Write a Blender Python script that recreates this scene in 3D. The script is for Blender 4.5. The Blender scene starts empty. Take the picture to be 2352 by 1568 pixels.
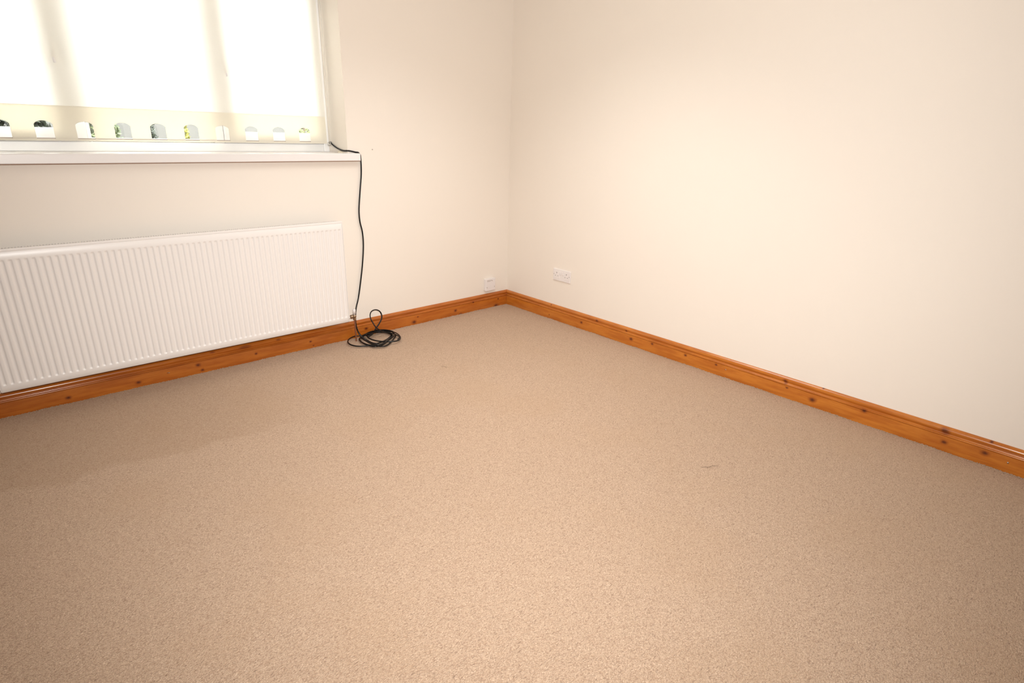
import bpy, bmesh, math, random
from mathutils import Vector, Matrix
random.seed(7)
C = bpy.context.scene.collection
S = bpy.context.scene

# ------------------------------------------------------------------ camera, light, exposure
YAW, PITCH, ROLL, FPX = 0.82380621, -0.34942509, 0.02797305, 1303.848
cf = Vector((math.cos(PITCH)*math.cos(YAW), math.cos(PITCH)*math.sin(YAW), math.sin(PITCH)))
cr = Vector((math.sin(YAW), -math.cos(YAW), 0)); cu = cr.cross(cf)
r2 = cr*math.cos(ROLL) + cu*math.sin(ROLL); u2 = -cr*math.sin(ROLL) + cu*math.cos(ROLL)
cam = bpy.data.cameras.new('camera'); co = bpy.data.objects.new('camera', cam); C.objects.link(co)
cam.sensor_width = 36; cam.lens = FPX/2352*36; cam.clip_start = .02
mw = Matrix((r2, u2, -cf)).transposed().to_4x4(); mw.translation = Vector((-3.10358, -3.43472, 1.34239))
co.matrix_world = mw
S.camera = co

w = bpy.data.worlds.new('sky'); S.world = w; w.use_nodes = True
w.node_tree.nodes['Background'].inputs[0].default_value = (1, .985, .955, 1)
w.node_tree.nodes['Background'].inputs[1].default_value = 13.5

def lamp(name, kind, loc, energy, color=(1, 1, 1), aim=None, **k):
    l = bpy.data.lights.new(name, kind); l.energy = energy; l.color = color
    for a, b in k.items(): setattr(l, a, b)
    o = bpy.data.objects.new(name, l); C.objects.link(o); o.location = loc
    if aim is not None: o.rotation_euler = (Vector(aim)-Vector(loc)).to_track_quat('-Z', 'Y').to_euler()
    return o
# flash of the camera, bounced off the ceiling, plus its direct spill
lamp('bounced_flash', 'AREA', (-1.30, -1.35, 2.36), 13, (.98, .98, .965), (-1.30, -1.35, 0), shape='DISK', size=1.2, spread=2.1)
lamp('camera_flash', 'SPOT', (-3.05, -3.42, 1.50), 280, (.98, .98, .965), (-.85, -1.15, .74), spot_size=math.radians(133), spot_blend=1.0, shadow_soft_size=.05)

vs = S.view_settings
vs.view_transform = 'Standard'; vs.look = 'None'; vs.gamma = 1; vs.use_curve_mapping = False
vs.exposure = 0.15

# ------------------------------------------------------------------ materials
class NT:
    def __init__(s, name):
        s.m = bpy.data.materials.new(name); s.m.use_nodes = True; s.t = s.m.node_tree
        s.p = s.t.nodes['Principled BSDF']; s.out = s.t.nodes['Material Output']
    def n(s, typ, **k):
        o = s.t.nodes.new(typ)
        for a, b in k.items():
            if a.startswith('i_'): o.inputs[int(a[2:])].default_value = b
            else: setattr(o, a, b)
        return o
    def l(s, a, b): s.t.links.new(a, b)
    def math(s, op, a, b=None, c=None, clamp=False):
        o = s.n('ShaderNodeMath', operation=op, use_clamp=clamp)
        for i, v in enumerate((a, b, c)):
            if v is None: continue
            if isinstance(v, (int, float)): o.inputs[i].default_value = v
            else: s.l(v, o.inputs[i])
        return o.outputs[0]
    def mix(s, fac, a, b):
        o = s.n('ShaderNodeMix', data_type='RGBA')
        for i, v in ((0, fac), (6, a), (7, b)):
            if isinstance(v, (int, float)): o.inputs[i].default_value = v
            elif isinstance(v, tuple): o.inputs[i].default_value = v+(1,) if len(v) == 3 else v
            else: s.l(v, o.inputs[i])
        return o.outputs[2]
    def coord(s, scale=(1, 1, 1)):
        g = s.n('ShaderNodeNewGeometry')
        m = s.n('ShaderNodeVectorMath', operation='MULTIPLY'); m.inputs[1].default_value = scale
        s.l(g.outputs['Position'], m.inputs[0]); return m.outputs[0]
    def noise(s, vec, scale, detail=3, rough=.5):
        o = s.n('ShaderNodeTexNoise'); s.l(vec, o.inputs['Vector'])
        o.inputs['Scale'].default_value = scale; o.inputs['Detail'].default_value = detail; o.inputs['Roughness'].default_value = rough
        return o.outputs['Fac']
    def ramp(s, fac, lo, hi, a=0., b=1.):
        o = s.n('ShaderNodeMapRange', interpolation_type='SMOOTHSTEP'); s.l(fac, o.inputs[0])
        for i, v in zip((1, 2, 3, 4), (lo, hi, a, b)): o.inputs[i].default_value = v
        return o.outputs[0]
    def bump(s, h, strength, dist):
        o = s.n('ShaderNodeBump'); o.inputs['Strength'].default_value = strength; o.inputs['Distance'].default_value = dist
        s.l(h, o.inputs['Height']); s.l(o.outputs[0], s.p.inputs['Normal']); return o
def plain(name, col, rough=.5, metal=0., spec=.5, var=.03, bump=.0):
    t = NT(name); v = t.coord()
    f = t.noise(v, 9, 3)
    t.l(t.mix(f, tuple(c*(1-var) for c in col), tuple(min(1, c*(1+var)) for c in col)), t.p.inputs['Base Color'])
    t.p.inputs['Roughness'].default_value = rough; t.p.inputs['Metallic'].default_value = metal
    t.p.inputs['Specular IOR Level'].default_value = spec
    if bump: t.bump(t.noise(v, 140, 3), bump, .002)
    return t.m

M = {}
def wall_paint(name, col):
    t = NT(name); v = t.coord()
    big = t.noise(v, 1.3, 3)
    t.l(t.mix(big, tuple(c*.985 for c in col), tuple(min(1, c*1.01) for c in col)), t.p.inputs['Base Color'])
    t.p.inputs['Roughness'].default_value = .62; t.p.inputs['Specular IOR Level'].default_value = .3
    t.bump(t.noise(v, 260, 2), .12, .001)
    return t.m
M['wall'] = wall_paint('cream_wall_paint', (.885, .81, .725))
M['ceiling'] = wall_paint('white_ceiling_paint', (.88, .85, .80))
M['far_wall'] = wall_paint('bounce_cutting_taupe', (.46, .41, .36))  # unseen walls; dark colour made up to cut bounced light
M['gloss'] = plain('white_gloss_paint', (.87, .835, .815), .28, var=.01)
M['upvc'] = plain('white_plastic_frame', (.90, .885, .87), .3, var=.01)
M['radiator'] = plain('white_radiator_enamel', (.87, .83, .80), .33, var=.01)
M['plastic'] = plain('white_socket_plastic', (.85, .80, .78), .35, var=.01)
M['darkhole'] = plain('dark_slot', (.05, .035, .03), .6)
M['greyprint'] = plain('grey_print', (.42, .36, .32), .6)
M['cable'] = plain('black_cable_sheath', (.004, .0035, .0035), .36, spec=.35)
M['brass'] = plain('tarnished_brass', (.42, .30, .20), .35, metal=.9, var=.2)
M['copper'] = plain('dull_copper_pipe', (.36, .15, .08), .4, metal=.6, var=.25)
M['steel'] = plain('bright_steel', (.6, .58, .55), .3, metal=1)
M['chain'] = plain('clear_plastic_chain', (.75, .72, .66), .3)
M['bar'] = plain('shadow_toned_bar', (.50, .42, .36), .5)
M['shadow_gap'] = plain('brown_shadow_gap', (.30, .17, .11), .7)
M['bird'] = plain('filler_lump', (.74, .66, .52), .7, var=.1)
M['thread'] = plain('dark_thread', (.16, .11, .07), .8)

def carpet():
    t = NT('beige_twist_pile_carpet'); v = t.coord()
    # slightly stretched along the rows, rows run parallel to the window wall
    wob = t.n('ShaderNodeTexNoise'); t.l(v, wob.inputs['Vector']); wob.inputs['Scale'].default_value = 60; wob.inputs['Detail'].default_value = 2
    mv = t.n('ShaderNodeVectorMath', operation='MULTIPLY_ADD'); t.l(wob.outputs['Color'], mv.inputs[0]); mv.inputs[1].default_value = (.008, .008, 0); t.l(v, mv.inputs[2])
    sc = t.n('ShaderNodeVectorMath', operation='MULTIPLY'); t.l(mv.outputs[0], sc.inputs[0]); sc.inputs[1].default_value = (.72, 1, 1)
    vo = t.n('ShaderNodeTexVoronoi'); t.l(sc.outputs[0], vo.inputs['Vector']); vo.inputs['Scale'].default_value = 330
    fine = t.noise(v, 520, 3, .65)
    mid = t.noise(sc.outputs[0], 150, 2)
    h = t.math('SUBTRACT', 1, vo.outputs['Distance'])
    h = t.math('ADD', t.math('MULTIPLY', h, .8), t.math('MULTIPLY', fine, .9))
    h = t.math('ADD', h, t.math('MULTIPLY', mid, .7))
    sep = t.n('ShaderNodeSeparateColor'); t.l(vo.outputs['Color'], sep.inputs[0])
    c = t.mix(sep.outputs[0], (0.571, 0.391, 0.266), (0.705, 0.509, 0.364))
    c = t.mix(t.ramp(fine, .32, .54), (0.408, 0.264, 0.168), c)
    c = t.mix(t.ramp(sep.outputs[1], .86, 1.0, 0, .45), c, (0.876, 0.668, 0.491))
    c = t.mix(t.ramp(vo.outputs['Distance'], .45, .85, 0, .60), c, (0.342, 0.206, 0.131))
    # short dark gaps between the rows of loops
    dv = t.n('ShaderNodeVectorMath', operation='MULTIPLY'); t.l(mv.outputs[0], dv.inputs[0]); dv.inputs[1].default_value = (.28, 1, 1)
    gap = t.ramp(t.noise(dv.outputs[0], 230, 2), .60, .74, 0, .60)
    c = t.mix(gap, c, (.25, .14, .085))
    h = t.math('SUBTRACT', h, t.math('MULTIPLY', gap, .8))
    # worn / soiled patches with their own outline
    p1 = t.ramp(t.noise(v, 2.1, 5), .48, .66, 0, .20)
    c = t.mix(p1, c, (0.522, 0.334, 0.197))
    # brushed band of pile lying the other way along the window side
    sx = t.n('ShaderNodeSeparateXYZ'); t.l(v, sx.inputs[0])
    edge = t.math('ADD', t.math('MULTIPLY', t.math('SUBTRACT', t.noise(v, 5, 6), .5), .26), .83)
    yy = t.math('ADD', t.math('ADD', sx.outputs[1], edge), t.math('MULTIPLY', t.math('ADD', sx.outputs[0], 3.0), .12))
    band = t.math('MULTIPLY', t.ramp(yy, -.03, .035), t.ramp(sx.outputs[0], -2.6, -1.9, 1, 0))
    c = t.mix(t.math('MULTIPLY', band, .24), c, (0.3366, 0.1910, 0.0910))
    t.l(c, t.p.inputs['Base Color'])
    t.p.inputs['Roughness'].default_value = .95; t.p.inputs['Specular IOR Level'].default_value = .05
    t.p.inputs['Sheen Weight'].default_value = .15
    t.bump(h, .9, .003)
    return t.m
M['carpet'] = carpet()

def pine(name, ax, knots, smear=(), k=(1, 1, 1)):
    """orange varnished pine, grain along axis ax; knots = (along, z, radius)"""
    t = NT(name); v = t.coord()
    s = t.n('ShaderNodeSeparateXYZ'); t.l(v, s.inputs[0]); U = s.outputs[ax]; Z = s.outputs[2]
    cmb = t.n('ShaderNodeCombineXYZ')
    t.l(t.math('MULTIPLY', U, .10), cmb.inputs[0]); t.l(Z, cmb.inputs[2])
    # grain bends round the knots
    field = None; core = None
    for (u, z, r) in knots:
        du = t.math('DIVIDE', t.math('SUBTRACT', U, u), r*1.35); dz = t.math('DIVIDE', t.math('SUBTRACT', Z, z), r)
        d = t.math('SQRT', t.math('ADD', t.math('MULTIPLY', du, du), t.math('MULTIPLY', dz, dz)))
        f = t.math('MAXIMUM', t.math('SUBTRACT', 1, t.math('MULTIPLY', d, .45)), 0)
        core = f if core is None else t.math('MAXIMUM', core, f)
    lift = t.n('ShaderNodeVectorMath', operation='ADD'); t.l(cmb.outputs[0], lift.inputs[0])
    c2 = t.n('ShaderNodeCombineXYZ'); t.l(t.math('MULTIPLY', core, .012), c2.inputs[2]); t.l(c2.outputs[0], lift.inputs[1])
    g1 = t.noise(lift.outputs[0], 45, 4, .6)
    g2 = t.noise(lift.outputs[0], 170, 3, .6)
    slow = t.noise(v, 2.2, 3)
    tint = lambda *v: tuple(a*b for a, b in zip(v, k))
    c = t.mix(t.ramp(g1, .36, .66), tint(.56, .180, .022), tint(.44, .120, .012))
    c = t.mix(t.ramp(g2, .45, .75, 0, .35), c, tint(.36, .088, .009))
    c = t.mix(t.ramp(slow, .50, .74, 0, .45), c, tint(.35, .085, .009))
    wob = t.math('ADD', core, t.math('MULTIPLY', t.math('SUBTRACT', t.noise(v, 90, 3), .5), .25))
    c = t.mix(t.ramp(wob, .15, .70, 0, .70), c, (.24, .050, .008))
    c = t.mix(t.ramp(wob, .50, .95, 0, .85), c, (.060, .012, .005))
    for (u, z, ru, rz) in smear:
        du = t.math('DIVIDE', t.math('SUBTRACT', U, u), ru); dz = t.math('DIVIDE', t.math('SUBTRACT', Z, z), rz)
        d = t.math('SQRT', t.math('ADD', t.math('MULTIPLY', du, du), t.math('MULTIPLY', dz, dz)))
        c = t.mix(t.ramp(d, .3, 1.1, .75, 0), c, (.20, .045, .010))
    t.l(c, t.p.inputs['Base Color'])
    t.p.inputs['Roughness'].default_value = .24
    t.p.inputs['Coat Weight'].default_value = .35; t.p.inputs['Coat Roughness'].default_value = .15
    t.bump(g2, .05, .001)
    return t.m
M['pine_left'] = pine('varnished_pine_window_side', 0,
    [(-2.991, .031, .0085), (-2.685, .029, .0085), (-2.386, .054, .009), (-2.368, .019, .007), (-2.064, .046, .006), (-1.72, .047, .006),
     (-1.703, .016, .004), (-1.32, .053, .009), (-.93, .022, .013), (-.897, .056, .005), (-.55, .040, .010), (-.372, .076, .006), (-.132, .006, .016), (-.11, .06, .006), (-.50, .000, .010)],
    [(-2.12, .100, .045, .016), (-1.92, .104, .02, .008), (-2.30, .110, .02, .006)], (.90, .82, .75))
M['pine_right'] = pine('varnished_pine_right_side', 1,
    [(-.531, .112, .004), (-.52, .03, .004), (-.85, .052, .008), (-.99, .100, .008), (-1.30, .05, .010), (-1.25, .094, .006), (-1.72, .06, .007), (-1.47, .064, .007), (-1.93, .063, .006), (-2.34, .097, .008),
     (-2.358, .063, .005), (-2.498, .041, .012), (-2.535, .119, .004), (-2.745, .073, .009), (-3.08, .100, .012), (-3.09, .046, .009), (-3.24, .058, .010), (-3.249, .115, .005)],
    [(-2.345, .088, .012, .012), (-3.085, .092, .018, .012)], (1.02, 1.04, 1.0))

def blind_cloth(name, col, tr):
    t = NT(name); v = t.coord()
    weave = t.noise(v, 400, 2)
    tl = t.n('ShaderNodeBsdfTranslucent'); df = t.n('ShaderNodeBsdfDiffuse'); mx = t.n('ShaderNodeMixShader')
    c = t.mix(weave, tuple(k*.98 for k in col), col)
    t.l(c, tl.inputs[0]); t.l(c, df.inputs[0]); mx.inputs[0].default_value = tr
    t.l(df.outputs[0], mx.inputs[1]); t.l(tl.outputs[0], mx.inputs[2]); t.l(mx.outputs[0], t.out.inputs[0])
    return t.m
M['blind'] = blind_cloth('cream_translucent_blind_cloth', (.97, .95, .89), .40)
M['hem'] = blind_cloth('cream_double_hem_cloth', (.97, .93, .83), .40)

def glass():
    t = NT('window_glass')
    tr = t.n('ShaderNodeBsdfTransparent'); gl = t.n('ShaderNodeBsdfGlossy'); gl.inputs['Roughness'].default_value = .02
    mx = t.n('ShaderNodeMixShader'); fr = t.n('ShaderNodeFresnel'); fr.inputs[0].default_value = 1.45
    tr.inputs[0].default_value = (.95, .97, .96, 1)
    t.l(fr.outputs[0], mx.inputs[0]); t.l(tr.outputs[0], mx.inputs[1]); t.l(gl.outputs[0], mx.inputs[2]); t.l(mx.outputs[0], t.out.inputs[0])
    return t.m
M['glass'] = glass()
def leafy(name, a, b):
    t = NT(name); v = t.coord()
    t.l(t.mix(t.ramp(t.noise(v, 45, 3), .35, .65), a, b), t.p.inputs['Base Color'])
    t.p.inputs['Roughness'].default_value = .55; return t.m
M['leaf_dark'] = leafy('dark_green_leaves', (.006, .008, .005), (.028, .036, .022))
M['leaf_green'] = leafy('fresh_green_leaves', (.016, .028, .007), (.072, .09, .032))
M['leaf_yellow'] = leafy('yellow_leaves', (.08, .078, .01), (.18, .172, .025))
M['leaf_lime'] = leafy('lime_leaves', (.06, .075, .02), (.15, .16, .07))
M['bark'] = leafy('brown_bark', (.10, .07, .05), (.2, .14, .1))
M['render'] = plain('pale_grey_render', (.078, .076, .072), .9, var=.12)
M['gravel'] = plain('garden_paving', (.055, .05, .05), .9, var=.2)
M['brick'] = plain('outer_render', (.6, .58, .55), .9, var=.1)

# ------------------------------------------------------------------ mesh helpers
def obj(name, bm, m, parent=None, smooth=False, loc=None):
    me = bpy.data.meshes.new(name); bmesh.ops.recalc_face_normals(bm, faces=bm.faces[:]); bm.to_mesh(me); bm.free()
    if m: me.materials.append(m)
    if smooth:
        for p in me.polygons: p.use_smooth = True
    o = bpy.data.objects.new(name, me); C.objects.link(o)
    if parent: o.parent = parent; o.matrix_parent_inverse = Matrix.Translation(-gloc(parent))
    return o
def gloc(o):
    v = Vector(o.location)
    return v if o.parent is None else Vector((0, 0, 0)) if o.type == 'MESH' else v + gloc(o.parent)
def tag(o, label, cat, group=None):
    o['label'] = label; o['category'] = cat
    if group: o['group'] = group
    return o
def thing(name, label, cat, loc, group=None):
    o = bpy.data.objects.new(name, None); C.objects.link(o); o.location = loc; o.empty_display_size = .1
    return tag(o, label, cat, group)
def struct(o): o['kind'] = 'structure'; return o
def box(bm, a, b, bev=0., seg=2):
    a = Vector(a); b = Vector(b)
    r = bmesh.ops.create_cube(bm, size=1, matrix=Matrix.Translation((a+b)/2) @ Matrix.Diagonal((*(abs(b[i]-a[i]) for i in range(3)), 1)))
    if bev:
        vs_ = set(r['verts']); es = [e for e in bm.edges if e.verts[0] in vs_ and e.verts[1] in vs_]
        bmesh.ops.bevel(bm, geom=es, offset=bev, segments=seg, affect='EDGES', profile=.5)
def boxm(name, a, b, m, parent=None, bev=0., seg=2):
    bm = bmesh.new(); box(bm, a, b, bev, seg); return obj(name, bm, m, parent, smooth=False)
def ring_tube(bm, pts, rfun, n=10, cap=True):
    pts = [Vector(p) for p in pts]; rings = []
    t0 = (pts[1]-pts[0]).normalized(); ref = Vector((0, 0, 1)) if abs(t0.z) < .9 else Vector((1, 0, 0))
    nrm = (ref - t0*ref.dot(t0)).normalized()
    for i, p in enumerate(pts):
        t = (pts[min(i+1, len(pts)-1)] - pts[max(i-1, 0)]).normalized()
        nrm = (nrm - t*nrm.dot(t)).normalized(); bn = t.cross(nrm)
        ra, rb = rfun(i/(len(pts)-1))
        rings.append([bm.verts.new(p + nrm*ra*math.cos(2*math.pi*k/n) + bn*rb*math.sin(2*math.pi*k/n)) for k in range(n)])
    for a, b in zip(rings, rings[1:]):
        for k in range(n): bm.faces.new((a[k], a[(k+1) % n], b[(k+1) % n], b[k]))
    if cap: bm.faces.new(rings[0][::-1]); bm.faces.new(rings[-1])
def cyl(bm, a, b, r, n=24, r2=None):
    r2 = r if r2 is None else r2
    ring_tube(bm, [a, b], lambda t: (r+(r2-r)*t,)*2, n)
def catmull(P, sub):
    P = [Vector(p) for p in P]; out = []
    for i in range(len(P)-1):
        p0 = P[max(i-1, 0)]; p1 = P[i]; p2 = P[i+1]; p3 = P[min(i+2, len(P)-1)]
        # centripetal knots keep the loops from overshooting
        def kn(a, b): return max((a-b).length, 1e-5)**.5
        t0 = 0; t1 = t0+kn(p0, p1); t2 = t1+kn(p1, p2); t3 = t2+kn(p2, p3)
        for k in range(sub):
            t = t1+(t2-t1)*k/sub
            a1 = p0.lerp(p1, (t-t0)/(t1-t0)); a2 = p1.lerp(p2, (t-t1)/(t2-t1)); a3 = p2.lerp(p3, (t-t2)/(t3-t2))
            b1 = a1.lerp(a2, (t-t0)/(t2-t0)); b2 = a2.lerp(a3, (t-t1)/(t3-t1))
            out.append(b1.lerp(b2, (t-t1)/(t2-t1)))
    out.append(P[-1]); return out

# ------------------------------------------------------------------ room shell
RX, RY, RH = -4.3, -4.9, 2.4                     # room is x RX..0, y RY..0
WX0, WX1, WZ0, WZ1, WD = -3.38, -1.358, 1.206, 2.20, .26   # window opening
bm = bmesh.new()
vv = [bm.verts.new(p) for p in ((RX, RY, 0), (0, RY, 0), (0, 0, 0), (RX, 0, 0))]; bm.faces.new(vv)
bb = [bm.verts.new(p) for p in ((RX, RY, -.05), (0, RY, -.05), (0, 0, -.05), (RX, 0, -.05))]; bm.faces.new(bb)
for k in range(4): bm.faces.new((vv[k], vv[(k+1) % 4], bb[(k+1) % 4], bb[k]))
def tuft(x, y, r, h):                             # one twist of pile standing up at the carpet's edge
    a = random.random()*6.28; n = 5
    ring = [bm.verts.new((x+r*math.cos(a+k*2*math.pi/n), y+r*math.sin(a+k*2*math.pi/n), -.001)) for k in range(n)]
    mid = [bm.verts.new((x+r*.8*math.cos(a+k*2*math.pi/n), y+r*.8*math.sin(a+k*2*math.pi/n), h*.65)) for k in range(n)]
    top = bm.verts.new((x+random.uniform(-r, r)*.5, y+random.uniform(-r, r)*.5, h))
    for k in range(n):
        bm.faces.new((ring[k], ring[(k+1) % n], mid[(k+1) % n], mid[k])); bm.faces.new((mid[k], mid[(k+1) % n], top))
def edge_h(s): return .0022 + .0018*math.sin(s*23)*math.sin(s*7.1+1) + random.uniform(-.0018, .003)
s = -3.9
while s < -.02:
    for off in (.020, .0245, .029): tuft(s+random.uniform(-.001, .001), -off+random.uniform(-.001, .001), .0027, max(.001, edge_h(s)))
    s += .0042
s = -4.2
while s < -.02:
    for off in (.020, .0245, .029): tuft(-off+random.uniform(-.001, .001), s+random.uniform(-.001, .001), .0027, max(.001, edge_h(s+5)))
    s += .0042
struct(obj('floor', bm, M['carpet']))
struct(boxm('ceiling', (RX-.12, RY-.12, RH), (.12, .34, RH+.1), M['ceiling']))
struct(boxm('wall_right', (0, RY, -.05), (.12, 0, RH), M['wall']))
struct(boxm('wall_front', (RX-.12, RY, -.05), (RX, 0, RH), M['far_wall']))
struct(boxm('wall_back', (RX-.12, RY-.12, -.05), (.12, RY, RH), M['far_wall']))
bm = bmesh.new()                                   # window wall with its reveal, one mesh
T = .32
def quad(*p): bm.faces.new([bm.verts.new(q) for q in p])
for y in (0, T):
    for x0, x1, z0, z1 in ((RX-.12, WX0, -.05, RH), (WX1, .12, -.05, RH), (WX0, WX1, -.05, WZ0-.043), (WX0, WX1, WZ1, RH)):
        quad((x0, y, z0), (x1, y, z0), (x1, y, z1), (x0, y, z1))
zb = WZ0-.043
quad((WX0, 0, zb), (WX0, T, zb), (WX0, T, WZ1), (WX0, 0, WZ1)); quad((WX1, 0, zb), (WX1, T, zb), (WX1, T, WZ1), (WX1, 0, WZ1))
quad((WX0, 0, WZ1), (WX1, 0, WZ1), (WX1, T, WZ1), (WX0, T, WZ1)); quad((WX0, 0, zb), (WX1, 0, zb), (WX1, T, zb), (WX0, T, zb))
quad((RX-.12, 0, RH), (.12, 0, RH), (.12, T, RH), (RX-.12, T, RH)); quad((RX-.12, 0, -.05), (.12, 0, -.05), (.12, T, -.05), (RX-.12, T, -.05))
quad((RX-.12, 0, -.05), (RX-.12, T, -.05), (RX-.12, T, RH), (RX-.12, 0, RH)); quad((.12, 0, -.05), (.12, T, -.05), (.12, T, RH), (.12, 0, RH))
struct(obj('wall_left', bm, M['wall']))

# ------------------------------------------------------------------ pine skirting boards
PROF = [(0, -.03), (.018, -.03), (.018, .0722), (.0176, .0738), (.0140, .0744), (.0138, .0756)]
PROF += [(.0140+.0036*math.sin(a), .0790-.0034*math.cos(a)) for a in [math.pi*k/6 for k in range(7)]]
PROF += [(.0112, .0830), (.0090, .0850), (.0082, .0878), (.0090, .0908), (.0114, .0945), (.0136, .0980), (.0148, .1015), (.0147, .1045), (.0136, .1080), (.0115, .1115), (.0090, .1148), (.0066, .1175), (.0048, .1190), (.0032, .120), (0, .120)]
def skirting(name, m, along, s0, s1):
    bm = bmesh.new(); rings = []
    for s, mit in ((s0, 0), (s1, 1)):
        ring = []
        for d, z in PROF:
            q = s - d if mit else s
            ring.append(bm.verts.new((q, -d, z) if along == 0 else (-d, q, z)))
        rings.append(ring)
    a, b = rings; n = len(a)
    for k in range(n): bm.faces.new((a[k], a[(k+1) % n], b[(k+1) % n], b[k]))
    o = obj(name, bm, m); struct(o)
    for p in o.data.polygons: p.use_smooth = True
    md = o.modifiers.new('edge', 'EDGE_SPLIT'); md.split_angle = math.radians(38)
    return o
bl = skirting('baseboard_left', M['pine_left'], 0, RX, -.0004)
br = skirting('baseboard_right', M['pine_right'], 1, RY, -.0004)
bm = bmesh.new(); cyl(bm, (-2.545, -.018, .047), (-2.533, -.026, .049), .0016, 8); obj('nail', bm, M['steel'], bl, True)
bm = bmesh.new(); cyl(bm, (-.0175, -3.324, .048), (-.0195, -3.324, .048), .0035, 12); obj('nail', bm, M['steel'], br, True)
bm = bmesh.new(); cyl(bm, (-.0175, -1.995, .052), (-.0195, -1.995, .052), .003, 12); obj('nail', bm, M['steel'], br, True)

# ------------------------------------------------------------------ window, sill, panes
win = bpy.data.objects.new('window_1', None); C.objects.link(win); win.location = ((WX0+WX1)/2, .27, WZ0); struct(win)
F0, F1 = .245, .305
def frame(bm, x0, x1, z0, z1, t, y0, y1, bev=.004, tb=None):
    tb = t if tb is None else tb
    box(bm, (x0, y0, z0), (x0+t, y1, z1), bev); box(bm, (x1-t, y0, z0), (x1, y1, z1), bev)
    box(bm, (x0+t, y0+.0005, z0), (x1-t, y1, z0+tb), bev); box(bm, (x0+t, y0+.0005, z1-t), (x1-t, y1, z1), bev)
bm = bmesh.new(); frame(bm, WX0, WX1, WZ0, WZ1, .038, F0, F1, tb=.046)
obj('window_frame', bm, M['upvc'], win)
ML, MR = -2.668, -2.022
for x in (ML, MR): boxm('mullion', (x-.026, F0-.001, WZ0+.046), (x+.026, F1, WZ1-.038), M['upvc'], win, .004)
bays = ((WX0+.038, ML-.026, 1), (ML+.026, MR-.026, 0), (MR+.026, WX1-.038, 1))
for x0, x1, sash in bays:
    z0, z1 = WZ0+.046, WZ1-.038
    if sash:
        bm = bmesh.new(); frame(bm, x0+.001, x1-.001, z0+.001, z1-.001, .062, F0-.014, F1-.01, .003)
        s_ = obj('window_sash', bm, M['upvc'], win); t = .06
        hx = x1-.030 if x0 < -3 else x0+.030                 # lever handle on the sash stile
        bm = bmesh.new(); box(bm, (hx-.012, F0-.026, 1.64), (hx+.012, F0-.014, 1.71), .004)
        box(bm, (hx-.008, F0-.052, 1.675), (hx+.008, F0-.024, 1.700), .003)
        ring_tube(bm, [(hx, F0-.046, 1.692), (hx+.002, F0-.058, 1.660), (hx+.006, F0-.066, 1.62), (hx+.010, F0-.068, 1.602)], lambda u: (.0075-.002*u, .005), 10)
        obj('window_handle', bm, M['upvc'], s_)
    else:
        bm = bmesh.new(); frame(bm, x0+.0005, x1-.0005, z0+.0005, z1-.0005, .018, F0+.012, F1-.005, .005)
        obj('glazing_bead', bm, M['upvc'], win); t = .018
    boxm('pane', (x0+t-.004, .278, z0+t-.004), (x1-t+.004, .284, z1-t+.004), M['glass'], win)
bm = bmesh.new()
box(bm, (WX0+.0008, -.02, WZ0-.0425), (WX1-.0008, F0+.01, WZ0), 0)
box(bm, (WX0-.085, -.035, WZ0-.044), (-1.2905, -.0005, WZ0+.0005), .004, 3)
sill = obj('window_sill', bm, M['gloss'], win)
boxm('sill_shadow_gap', (WX0-.083, -.0335, WZ0-.0462), (-1.292, -.0006, WZ0-.0438), M['shadow_gap'], sill)  # brown strip drawing the line of shadow and gap below the sill

# lump of old filler where the sill meets the reveal
bm = bmesh.new(); bmesh.ops.create_icosphere(bm, subdivisions=3, radius=1, matrix=Matrix.Translation((-1.362, .09, 1.207)) @ Matrix.Diagonal((.012, .035, .010, 1)))
for v in bm.verts: v.co += Vector((random.uniform(-1, 1), random.uniform(-1, 1), random.uniform(-1, 1)))*.0012
tag(obj('filler_lump', bm, M['bird'], None, True), 'small pale lump of filler on the sill at the foot of the window reveal', 'filler')

# ------------------------------------------------------------------ roller blind with castellated hem
BY, BX0, BX1, BZ, HZ, BT = .186, -3.355, -1.402, 1.2573, 1.4152, 2.13
blind = thing('roller_blind', 'cream roller blind with arched cut-outs along its hem, pulled down over the window', 'blind', ((BX0+BX1)/2, BY, BZ))
def wob(x, z):
    k = max(0, (z-1.30))/.8
    dent = 0
    for hx in (-2.724, -1.966):                     # the cloth rests on the tips of the two window handles
        e = (z-1.600)/.012; up = 1/(1+math.exp(-max(-30, min(30, e))))
        dent -= .015*math.exp(-((x-hx-.01*(1.65-z)/.05)/.022)**2)*up*math.exp(-max(0, z-1.60)/.09)
    return dent + .004*math.sin(x*7.5+1.1)*k + .0025*math.sin(x*16+z*3)*k + .0015*math.sin(z*9)*k
bm = bmesh.new(); nx, nz = 300, 110; g = []
for j in range(nz+1):
    z = HZ-.004+(BT-HZ+.004)*j/nz
    g.append([bm.verts.new((BX0+(BX1-BX0)*i/nx, BY+wob(BX0+(BX1-BX0)*i/nx, z), z)) for i in range(nx+1)])
for j in range(nz):
    for i in range(nx): bm.faces.new((g[j][i], g[j][i+1], g[j+1][i+1], g[j+1][i]))
cl = obj('blind_cloth', bm, M['blind'], blind, True)
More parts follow.
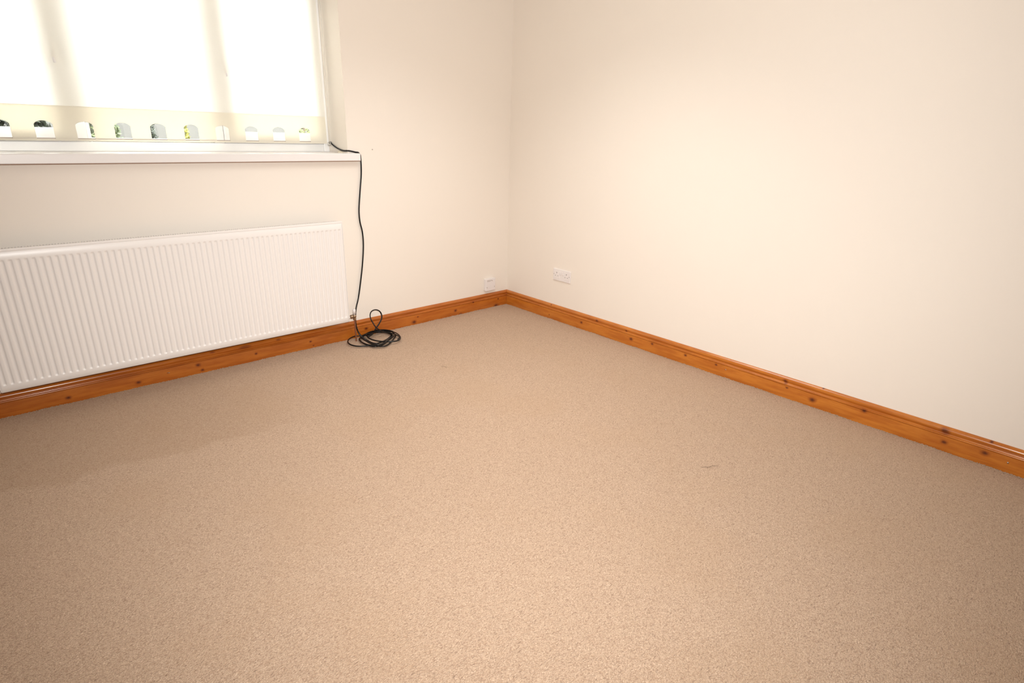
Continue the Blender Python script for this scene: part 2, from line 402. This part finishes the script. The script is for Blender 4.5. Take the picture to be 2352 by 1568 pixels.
# hem: fine column strips with arches cut out, extruded to a double layer
bm = bmesh.new()
PIT, HW, HB, HS, HA = .1588, .0355, .0145, .063, .0895     # pitch, half width, bottom, spring, apex above BZ
cx0 = -1.5425
def arch(u): return HS+(HA-HS)*math.sqrt(max(0., 1-(u/HW)**2*.86))-.0
xs = [BX0]; centres = []
k = 0
while cx0-k*PIT > BX0+.05: centres.append(cx0-k*PIT); k += 1
centres.sort()
edges = [BX0]
for c_ in centres: edges += [c_-HW+2*HW*i/14 for i in range(15)]
edges.append(BX1)
def slab(poly):                                     # closed plate from an outline in x,z
    f = [bm.verts.new((x, BY-.0011, z)) for x, z in poly]; r = [bm.verts.new((x, BY+.0011, z)) for x, z in poly]; n_ = len(f)
    bm.faces.new(f); bm.faces.new(r[::-1])
    for q in range(n_): bm.faces.new((f[q], f[(q+1) % n_], r[(q+1) % n_], r[q]))
out = [(BX0, BZ+.0065), (BX0, HZ), (BX1, HZ), (BX1, BZ+.0065)]
for c_ in reversed(centres):
    out += [(c_+HW, BZ+.0065)] + [(c_+HW*(1-2*i/14), BZ+arch(HW*(1-2*i/14))) for i in range(15)] + [(c_-HW, BZ+.0065)]
slab(out)
hem = obj('hem', bm, M['hem'], blind)
boxm('hem_pocket', (BX0, BY-.0016, BZ), (BX1, BY+.0016, BZ+.0080), M['hem'], blind)
boxm('bottom_bar', (BX0+.001, BY-.0009, BZ+.0078), (BX1-.001, BY+.0009, BZ+.0125), M['bar'], blind)  # bar's dark colour paints in the shadow line at its top edge
bm = bmesh.new(); cyl(bm, (BX0-.005, BY, BT), (BX1+.005, BY, BT), .021, 28); obj('roller_tube', bm, M['blind'], blind, True)
for x, q in ((BX0-.02, .018), (BX1+.034, -.018)): boxm('bracket', (x-.002, BY-.026, BT-.028), (x+.002, BY+.026, WZ1-.001), M['upvc'], blind, .001)
bm = bmesh.new(); pts = []
for z in range(0, 108): pts.append((BX1+.018, BY-.016, 1.262+z*.008)); pts.append((BX1+.018, BY+.010, 1.262+z*.008))
for p in pts: bmesh.ops.create_icosphere(bm, subdivisions=1, radius=.0021, matrix=Matrix.Translation(p))
ring_tube(bm, [(BX1+.018, BY-.016, 2.12), (BX1+.018, BY-.016, 1.262), (BX1+.018, BY-.010, 1.250), (BX1+.018, BY+.004, 1.250), (BX1+.018, BY+.010, 1.262), (BX1+.018, BY+.010, 2.12)], lambda t: (.0007, .0007), 6)
obj('bead_chain', bm, M['chain'], blind, True)
bm = bmesh.new(); ring_tube(bm, [(BX1+.012+.009*math.cos(a), BY-.004, 1.256+.010*math.sin(a)) for a in [i*math.pi/8 for i in range(17)]], lambda t: (.0022, .0022), 8)
box(bm, (BX1+.006, BY-.006, 1.244), (BX1+.024, BY+.004, 1.2475), .001)
obj('chain_clip', bm, M['steel'], blind, True)

# ------------------------------------------------------------------ radiator
rx0, rx1, rz0, rz1, ry = -3.2257, -1.4792, .1527, .8101, -.100
rad = thing('radiator', 'long white ribbed panel radiator on the wall under the window', 'radiator', ((rx0+rx1)/2, -.075, rz0))
NG = 63; g0, g1 = rx0+.0195, rx1-.0225; pitch = (g1-g0)/(NG-1)
prof = [(-.0105, 0), (-.0075, .0006), (-.0052, .0030), (-.0036, .0042), (.0036, .0042), (.0052, .0030), (.0075, .0006), (.0105, 0)]
ux = [rx0+.001, rx0+.003]; dep = [0, 0]
for i in range(NG):
    for du, dd in prof: ux.append(g0+i*pitch+du); dep.append(dd)
ux += [rx1-.003, rx1-.001]; dep += [0, 0]
zr = [(rz0+.001, 0), (rz0+.004, 0), (rz0+.0320, 0), (rz0+.0335, 0), (rz0+.0365, .25), (rz0+.040, .8), (rz0+.045, 1), (rz1-.058, 1), (rz1-.053, .8), (rz1-.0495, .25), (rz1-.0465, 0), (rz1-.0450, 0), (rz1-.004, 0), (rz1-.001, 0)]
bm = bmesh.new(); g = []
for z, kz in zr:
    edge = .003 if z in (zr[0][0], zr[-1][0]) else 0
    g.append([bm.verts.new((x, ry+.0006+d*kz+max(edge, .003 if i in (0, len(ux)-1) else 0), z)) for i, (x, d) in enumerate(zip(ux, dep))])
for j in range(len(zr)-1):
    for i in range(len(ux)-1): bm.faces.new((g[j][i], g[j][i+1], g[j+1][i+1], g[j+1][i]))
# return edges and back of the panel
bk = [bm.verts.new(p) for p in ((rx0+.001, ry+.014, rz0+.001), (rx1-.001, ry+.014, rz0+.001), (rx1-.001, ry+.014, rz1-.001), (rx0+.001, ry+.014, rz1-.001))]
bm.faces.new(bk)
bm.faces.new(g[0]+[bk[1], bk[0]]); bm.faces.new(g[-1][::-1]+[bk[3], bk[2]])
bm.faces.new([r[0] for r in g][::-1]+[bk[0], bk[3]]); bm.faces.new([r[-1] for r in g]+[bk[2], bk[1]])
panel = obj('front_panel', bm, M['radiator'], rad, True)
md = panel.modifiers.new('edge', 'EDGE_SPLIT'); md.split_angle = math.radians(60)
bm = bmesh.new(); box(bm, (rx0-.0005, ry-.0012, rz1-.0115), (rx1+.0005, ry+.016, rz1+.0003), .0022, 3); obj('top_rail', bm, M['radiator'], rad, False)
boxm('side_rail', (rx0-.001, ry-.0006, rz0+.006), (rx0+.0015, ry+.016, rz1-.012), M['radiator'], rad, .001); boxm('side_rail', (rx1-.0015, ry-.0006, rz0+.006), (rx1+.001, ry+.016, rz1-.012), M['radiator'], rad, .001)
# folded convector sheet behind the panel, seen from above as a zigzag
bm = bmesh.new(); n = int((rx1-rx0-.03)/.00555); lo = []; hi = []
for i in range(n+1):
    x = rx0+.015+i*(rx1-rx0-.03)/n; y = ry+.018 + (.027 if i % 2 else 0)
    lo.append(bm.verts.new((x, y, rz0+.03))); hi.append(bm.verts.new((x, y, rz1-.003+(.0025 if i % 2 else 0))))
for i in range(n): bm.faces.new((lo[i], lo[i+1], hi[i+1], hi[i]))
cv = obj('convector_fins', bm, M['radiator'], rad); sm = cv.modifiers.new('t', 'SOLIDIFY'); sm.thickness = .0012
for x in (rx0+.30, rx0+.87, rx1-.30):
    boxm('wall_bracket', (x-.018, -.054, rz0+.05), (x+.018, -.0005, rz1-.10), M['radiator'], rad, .001)
bm = bmesh.new(); cyl(bm, (rx1-.004, -.078, rz0+.026), (rx1+.012, -.078, rz0+.026), .011, 20); obj('end_tapping', bm, M['radiator'], rad, True)

# lockshield valve and its copper pipe
VX = -1.4295; VZ = .178
valve = thing('radiator_valve', 'white-capped brass valve on a copper pipe at the right end of the radiator', 'valve', (VX, -.075, 0))
bm = bmesh.new(); cyl(bm, (-1.4600, -.075, VZ), (-1.4540, -.075, VZ), .0085, 20); cyl(bm, (-1.4560, -.075, VZ), (-1.4385, -.075, VZ), .0135, 6); cyl(bm, (-1.4400, -.075, VZ), (VX, -.075, VZ), .0085, 20)
bmesh.ops.create_uvsphere(bm, u_segments=20, v_segments=12, radius=.0115, matrix=Matrix.Translation((VX+.001, -.075, VZ)))
obj('valve_body', bm, M['brass'], valve, True)
bm = bmesh.new(); cyl(bm, (VX, -.075, VZ-.024), (VX, -.075, VZ-.008), .0115, 6); obj('compression_nut', bm, M['brass'], valve)
bm = bmesh.new(); ring_tube(bm, [(VX, -.075, VZ+.009), (VX, -.075, VZ+.018), (VX, -.075, VZ+.0185), (VX, -.075, VZ+.045), (VX, -.075, VZ+.048)], lambda t: ((.0075,)*2 if t < .3 else (.0105,)*2 if t < .8 else (.009,)*2), 20); obj('valve_cap', bm, M['plastic'], valve, True)
bm = bmesh.new(); ring_tube(bm, catmull([(VX, -.075, VZ-.012), (VX, -.075, .10), (VX+.001, -.074, .05), (VX+.002, -.072, -.001)], 6), lambda t: (.0048, .0048), 16); obj('pipe', bm, M['copper'], valve, True)

# ------------------------------------------------------------------ cable: out of the reveal, over the sill end, down the wall, coiled on the carpet
CABLE=[(-1.3645,0.215,1.262),(-1.364,0.175,1.246),(-1.364,0.123,1.231),(-1.364,0.048,1.22),(-1.35,-0.0075,1.22),(-1.312,-0.012,1.2125),(-1.292,-0.01,1.2095),(-1.28,-0.008,1.197),(-1.277,-0.007,1.18),(-1.279,-0.012,1.133),(-1.282,-0.012,1.08),(-1.298,-0.012,0.973),(-1.314,-0.012,0.85),(-1.312,-0.012,0.781),(-1.3,-0.012,0.718),(-1.298,-0.012,0.637),(-1.311,-0.012,0.522),(-1.332,-0.012,0.406),(-1.361,-0.012,0.275),(-1.389,-0.03,0.223),(-1.411,-0.055,0.181),(-1.417,-0.06,0.135),(-1.415,-0.065,0.092),(-1.407,-0.075,0.056),(-1.396,-0.09,0.033),(-1.371,-0.114,0.006),(-1.358,-0.21,0.007),(-1.3,-0.206,0.008),(-1.241,-0.177,0.009),(-1.194,-0.135,0.01),(-1.199,-0.076,0.012),(-1.237,-0.035,0.012),(-1.305,-0.027,0.013),(-1.361,-0.041,0.011),(-1.402,-0.068,0.011),(-1.424,-0.138,0.011),(-1.421,-0.216,0.011),(-1.398,-0.266,0.011),(-1.359,-0.273,0.01),(-1.272,-0.216,0.01),(-1.201,-0.161,0.01),(-1.192,-0.132,0.017),(-1.201,-0.054,0.017),(-1.262,-0.027,0.021),(-1.323,-0.027,0.016),(-1.37,-0.058,0.015),(-1.401,-0.072,0.015),(-1.425,-0.131,0.014),(-1.422,-0.207,0.014),(-1.395,-0.26,0.014),(-1.348,-0.305,0.013),(-1.301,-0.284,0.013),(-1.216,-0.208,0.012),(-1.174,-0.158,0.012),(-1.173,-0.112,0.022),(-1.197,-0.047,0.021),(-1.262,-0.027,0.024),(-1.323,-0.027,0.019),(-1.372,-0.041,0.018),(-1.411,-0.027,0.019),(-1.459,-0.041,0.016),(-1.496,-0.086,0.015),(-1.507,-0.145,0.014),(-1.486,-0.195,0.013),(-1.445,-0.222,0.012),(-1.394,-0.233,0.011),(-1.345,-0.254,0.01),(-1.269,-0.204,0.009),(-1.193,-0.139,0.008),(-1.188,-0.111,0.022),(-1.207,-0.064,0.022),(-1.273,-0.045,0.022),(-1.328,-0.064,0.022),(-1.356,-0.103,0.022),(-1.358,-0.17,0.022),(-1.333,-0.229,0.022),(-1.285,-0.274,0.022),(-1.24,-0.287,0.022),(-1.197,-0.257,0.022),(-1.17,-0.198,0.022),(-1.163,-0.131,0.022),(-1.177,-0.066,0.022),(-1.223,-0.038,0.024),(-1.277,-0.027,0.027),(-1.341,-0.051,0.027),(-1.354,-0.107,0.028),(-1.3,-0.073,0.03),(-1.375,-0.069,0.028),(-1.402,-0.088,0.028),(-1.409,-0.143,0.028),(-1.412,-0.242,0.029),(-1.394,-0.3,0.029),(-1.343,-0.297,0.029),(-1.281,-0.246,0.029),(-1.212,-0.202,0.029),(-1.178,-0.141,0.03),(-1.196,-0.072,0.03),(-1.249,-0.031,0.03),(-1.313,-0.125,0.069),(-1.285,-0.105,0.081),(-1.251,-0.085,0.099),(-1.226,-0.07,0.122),(-1.22,-0.062,0.144),(-1.23,-0.058,0.169),(-1.251,-0.057,0.184),(-1.275,-0.058,0.188),(-1.299,-0.062,0.18),(-1.311,-0.068,0.16),(-1.312,-0.078,0.135),(-1.304,-0.09,0.109),(-1.296,-0.105,0.086),(-1.285,-0.125,0.069),(-1.226,-0.098,0.028),(-1.199,-0.129,0.025),(-1.182,-0.173,0.022),(-1.184,-0.226,0.019),(-1.213,-0.253,0.016)]
pts = catmull(CABLE, 7)
random.seed(3)
bm = bmesh.new(); ring_tube(bm, pts, lambda t: (.0050, .0037), 12)
cab = tag(obj('cable', bm, M['cable'], None, True), 'black cable hanging from the window sill and coiled on the carpet below', 'cable')
bm = bmesh.new(); cyl(bm, (-1.3585, .215, 1.262), (-1.372, .215, 1.262), .0065, 12); obj('cable_end', bm, M['cable'], cab, True)

# ------------------------------------------------------------------ double socket on the right wall
y0, y1, z0, z1 = -.531, -.705, .314, .402
sock = thing('double_socket', 'white double power socket low on the right wall', 'socket', (0, (y0+y1)/2, z0))
bm = bmesh.new(); box(bm, (0, y1, z0), (-.0085, y0, z1), .003, 3); obj('face_plate', bm, M['plastic'], sock)
ym = (y0+y1)/2
for sgn in (1, -1):
    cy = ym+sgn*.049
    bm = bmesh.new(); box(bm, (-.0084, cy-.0265, z0+.016), (-.0095, cy+.0265, z1-.014), .0005, 1); out = obj('outlet', bm, M['plastic'], sock)
    for dy, dz, wy, wz in ((0, .013, .0028, .0075), (-.0125, -.010, .0036, .0032), (.0125, -.010, .0036, .0032)):
        bm = bmesh.new(); box(bm, (-.0090, cy+dy-wy/2-.0006, z0+.047+dz-wz/2-.0006), (-.0099, cy+dy+wy/2+.0006, z0+.047+dz+wz/2+.0006), 0); obj('pin_hole', bm, M['darkhole'], out)
    bm = bmesh.new(); box(bm, (-.0084, ym+sgn*.0125-.0065, z1-.040), (-.0125, ym+sgn*.0125+.0065, z1-.018), .0012); sw = obj('rocker_switch', bm, M['plastic'], sock)
for sgn in (1, -1):
    bm = bmesh.new(); cyl(bm, (-.0083, ym+sgn*.0775, z0+.047), (-.0098, ym+sgn*.0775, z0+.047), .0030, 14); obj('screw', bm, M['greyprint'], sock, True)

# ------------------------------------------------------------------ surface box on the window wall
sb = thing('cable_outlet_box', 'small white square outlet box just above the skirting beside the room corner', 'outlet', (-.202, 0, .147))
bm = bmesh.new(); box(bm, (-.250, 0, .149), (-.153, -.022, .246), .004, 3); obj('back_box', bm, M['plastic'], sb)
bm = bmesh.new(); box(bm, (-.252, -.0215, .147), (-.151, -.029, .248), .004, 3); pl = obj('face_plate', bm, M['plastic'], sb)
for x, z in ((-.240, .178), (-.162, .178)):
    bm = bmesh.new(); cyl(bm, (x, -.0285, z), (x, -.0302, z), .0032, 14); obj('screw', bm, M['greyprint'], sb, True)
bm = bmesh.new()
def dash(x0, x1, z): box(bm, (x0, -.0288, z-.0016), (x1, -.0296, z+.0016), 0)
for i in range(9): dash(-.238+i*.0058, -.2335+i*.0058, .2335)
for i in range(6): dash(-.238+i*.0058, -.2335+i*.0058, .2265)
for i in range(3): dash(-.193+i*.0042, -.1895+i*.0042, .2275)
obj('printed_lettering', bm, M['greyprint'], sb)

# ------------------------------------------------------------------ small marks
bm = bmesh.new(); cyl(bm, (-1.187, .001, 1.229), (-1.1875, -.004, 1.2285), .0032, 10); tag(obj('wall_screw', bm, M['greyprint'], None, True), 'tiny grey screw left in the cream wall right of the sill', 'screw')
for nm, P0, lab in (('carpet_thread', [(-1.245, -.80, .003), (-1.235, -.815, .006), (-1.232, -.835, .004)], 'short dark thread on the carpet in front of the cable coil'),
                    ('carpet_thread', [(-1.03, -2.43, .003), (-1.012, -2.452, .006), (-.985, -2.46, .005), (-.965, -2.475, .003)], 'longer loose dark thread lying on the carpet towards the right')):
    bm = bmesh.new(); ring_tube(bm, catmull(P0, 5), lambda t: (.0008, .0008), 6); tag(obj(nm, bm, M['thread'], None, True), lab, 'thread')

# ------------------------------------------------------------------ outside: garden seen through the cut-outs
struct(boxm('ground', (-14, .33, -.35), (12, 12, -.3), M['gravel']))
tag(boxm('garden_wall', (-9, 7.0, -.3), (8, 7.2, 2.3), M['render'], None, .01), 'pale grey rendered wall far behind the garden shrubs', 'wall')
def shrub(name, label, x, y, r, h, leaf, size, n, zc=None):
    t = thing(name, label, 'shrub', (x, y, -.3), 'garden shrubs outside the window')
    bm = bmesh.new()
    for _ in range(n):
        a = random.random()*6.283; zz = random.random(); prof_ = math.sin(math.pi*min(1, .12+zz*.86))**.55
        rr = r*prof_*random.uniform(.55, 1)**.6; c_ = Vector((x+rr*math.cos(a), y+rr*math.sin(a), .0+zz*h))
        d1 = Vector((random.gauss(0, 1), random.gauss(0, 1), random.gauss(0, 1))).normalized(); d2 = d1.orthogonal().normalized()
        L = size*random.uniform(.6, 1.2)
        bm.faces.new([bm.verts.new(c_+p) for p in (d1*L, d2*L*.45, -d1*L, -d2*L*.45)])
    obj('foliage', bm, M[leaf], t)
    bm = bmesh.new(); cyl(bm, (x, y, -.3), (x, y, h*.8), .03, 8, .01); obj('stem', bm, M['bark'], t)
shrub('shrub', 'dark green shrub seen through the two leftmost cut-outs of the blind', -2.72, 4.6, .40, 1.7, 'leaf_dark', .06, 4200)
shrub('shrub', 'fresh green shrub seen through the fourth cut-out from the left', -2.07, 3.7, .18, 1.6, 'leaf_green', .03, 3600)
shrub('shrub', 'narrow dark shrub at the left of the fifth cut-out', -1.53, 4.5, .09, 1.7, 'leaf_dark', .035, 2600)
shrub('shrub', 'bright yellow shrub at the left of the sixth cut-out', -1.43, 3.5, .085, 1.6, 'leaf_yellow', .03, 1800)
shrub('shrub', 'lime green shrub seen through the rightmost cut-out', .10, 4.0, .10, 1.7, 'leaf_lime', .03, 1800)
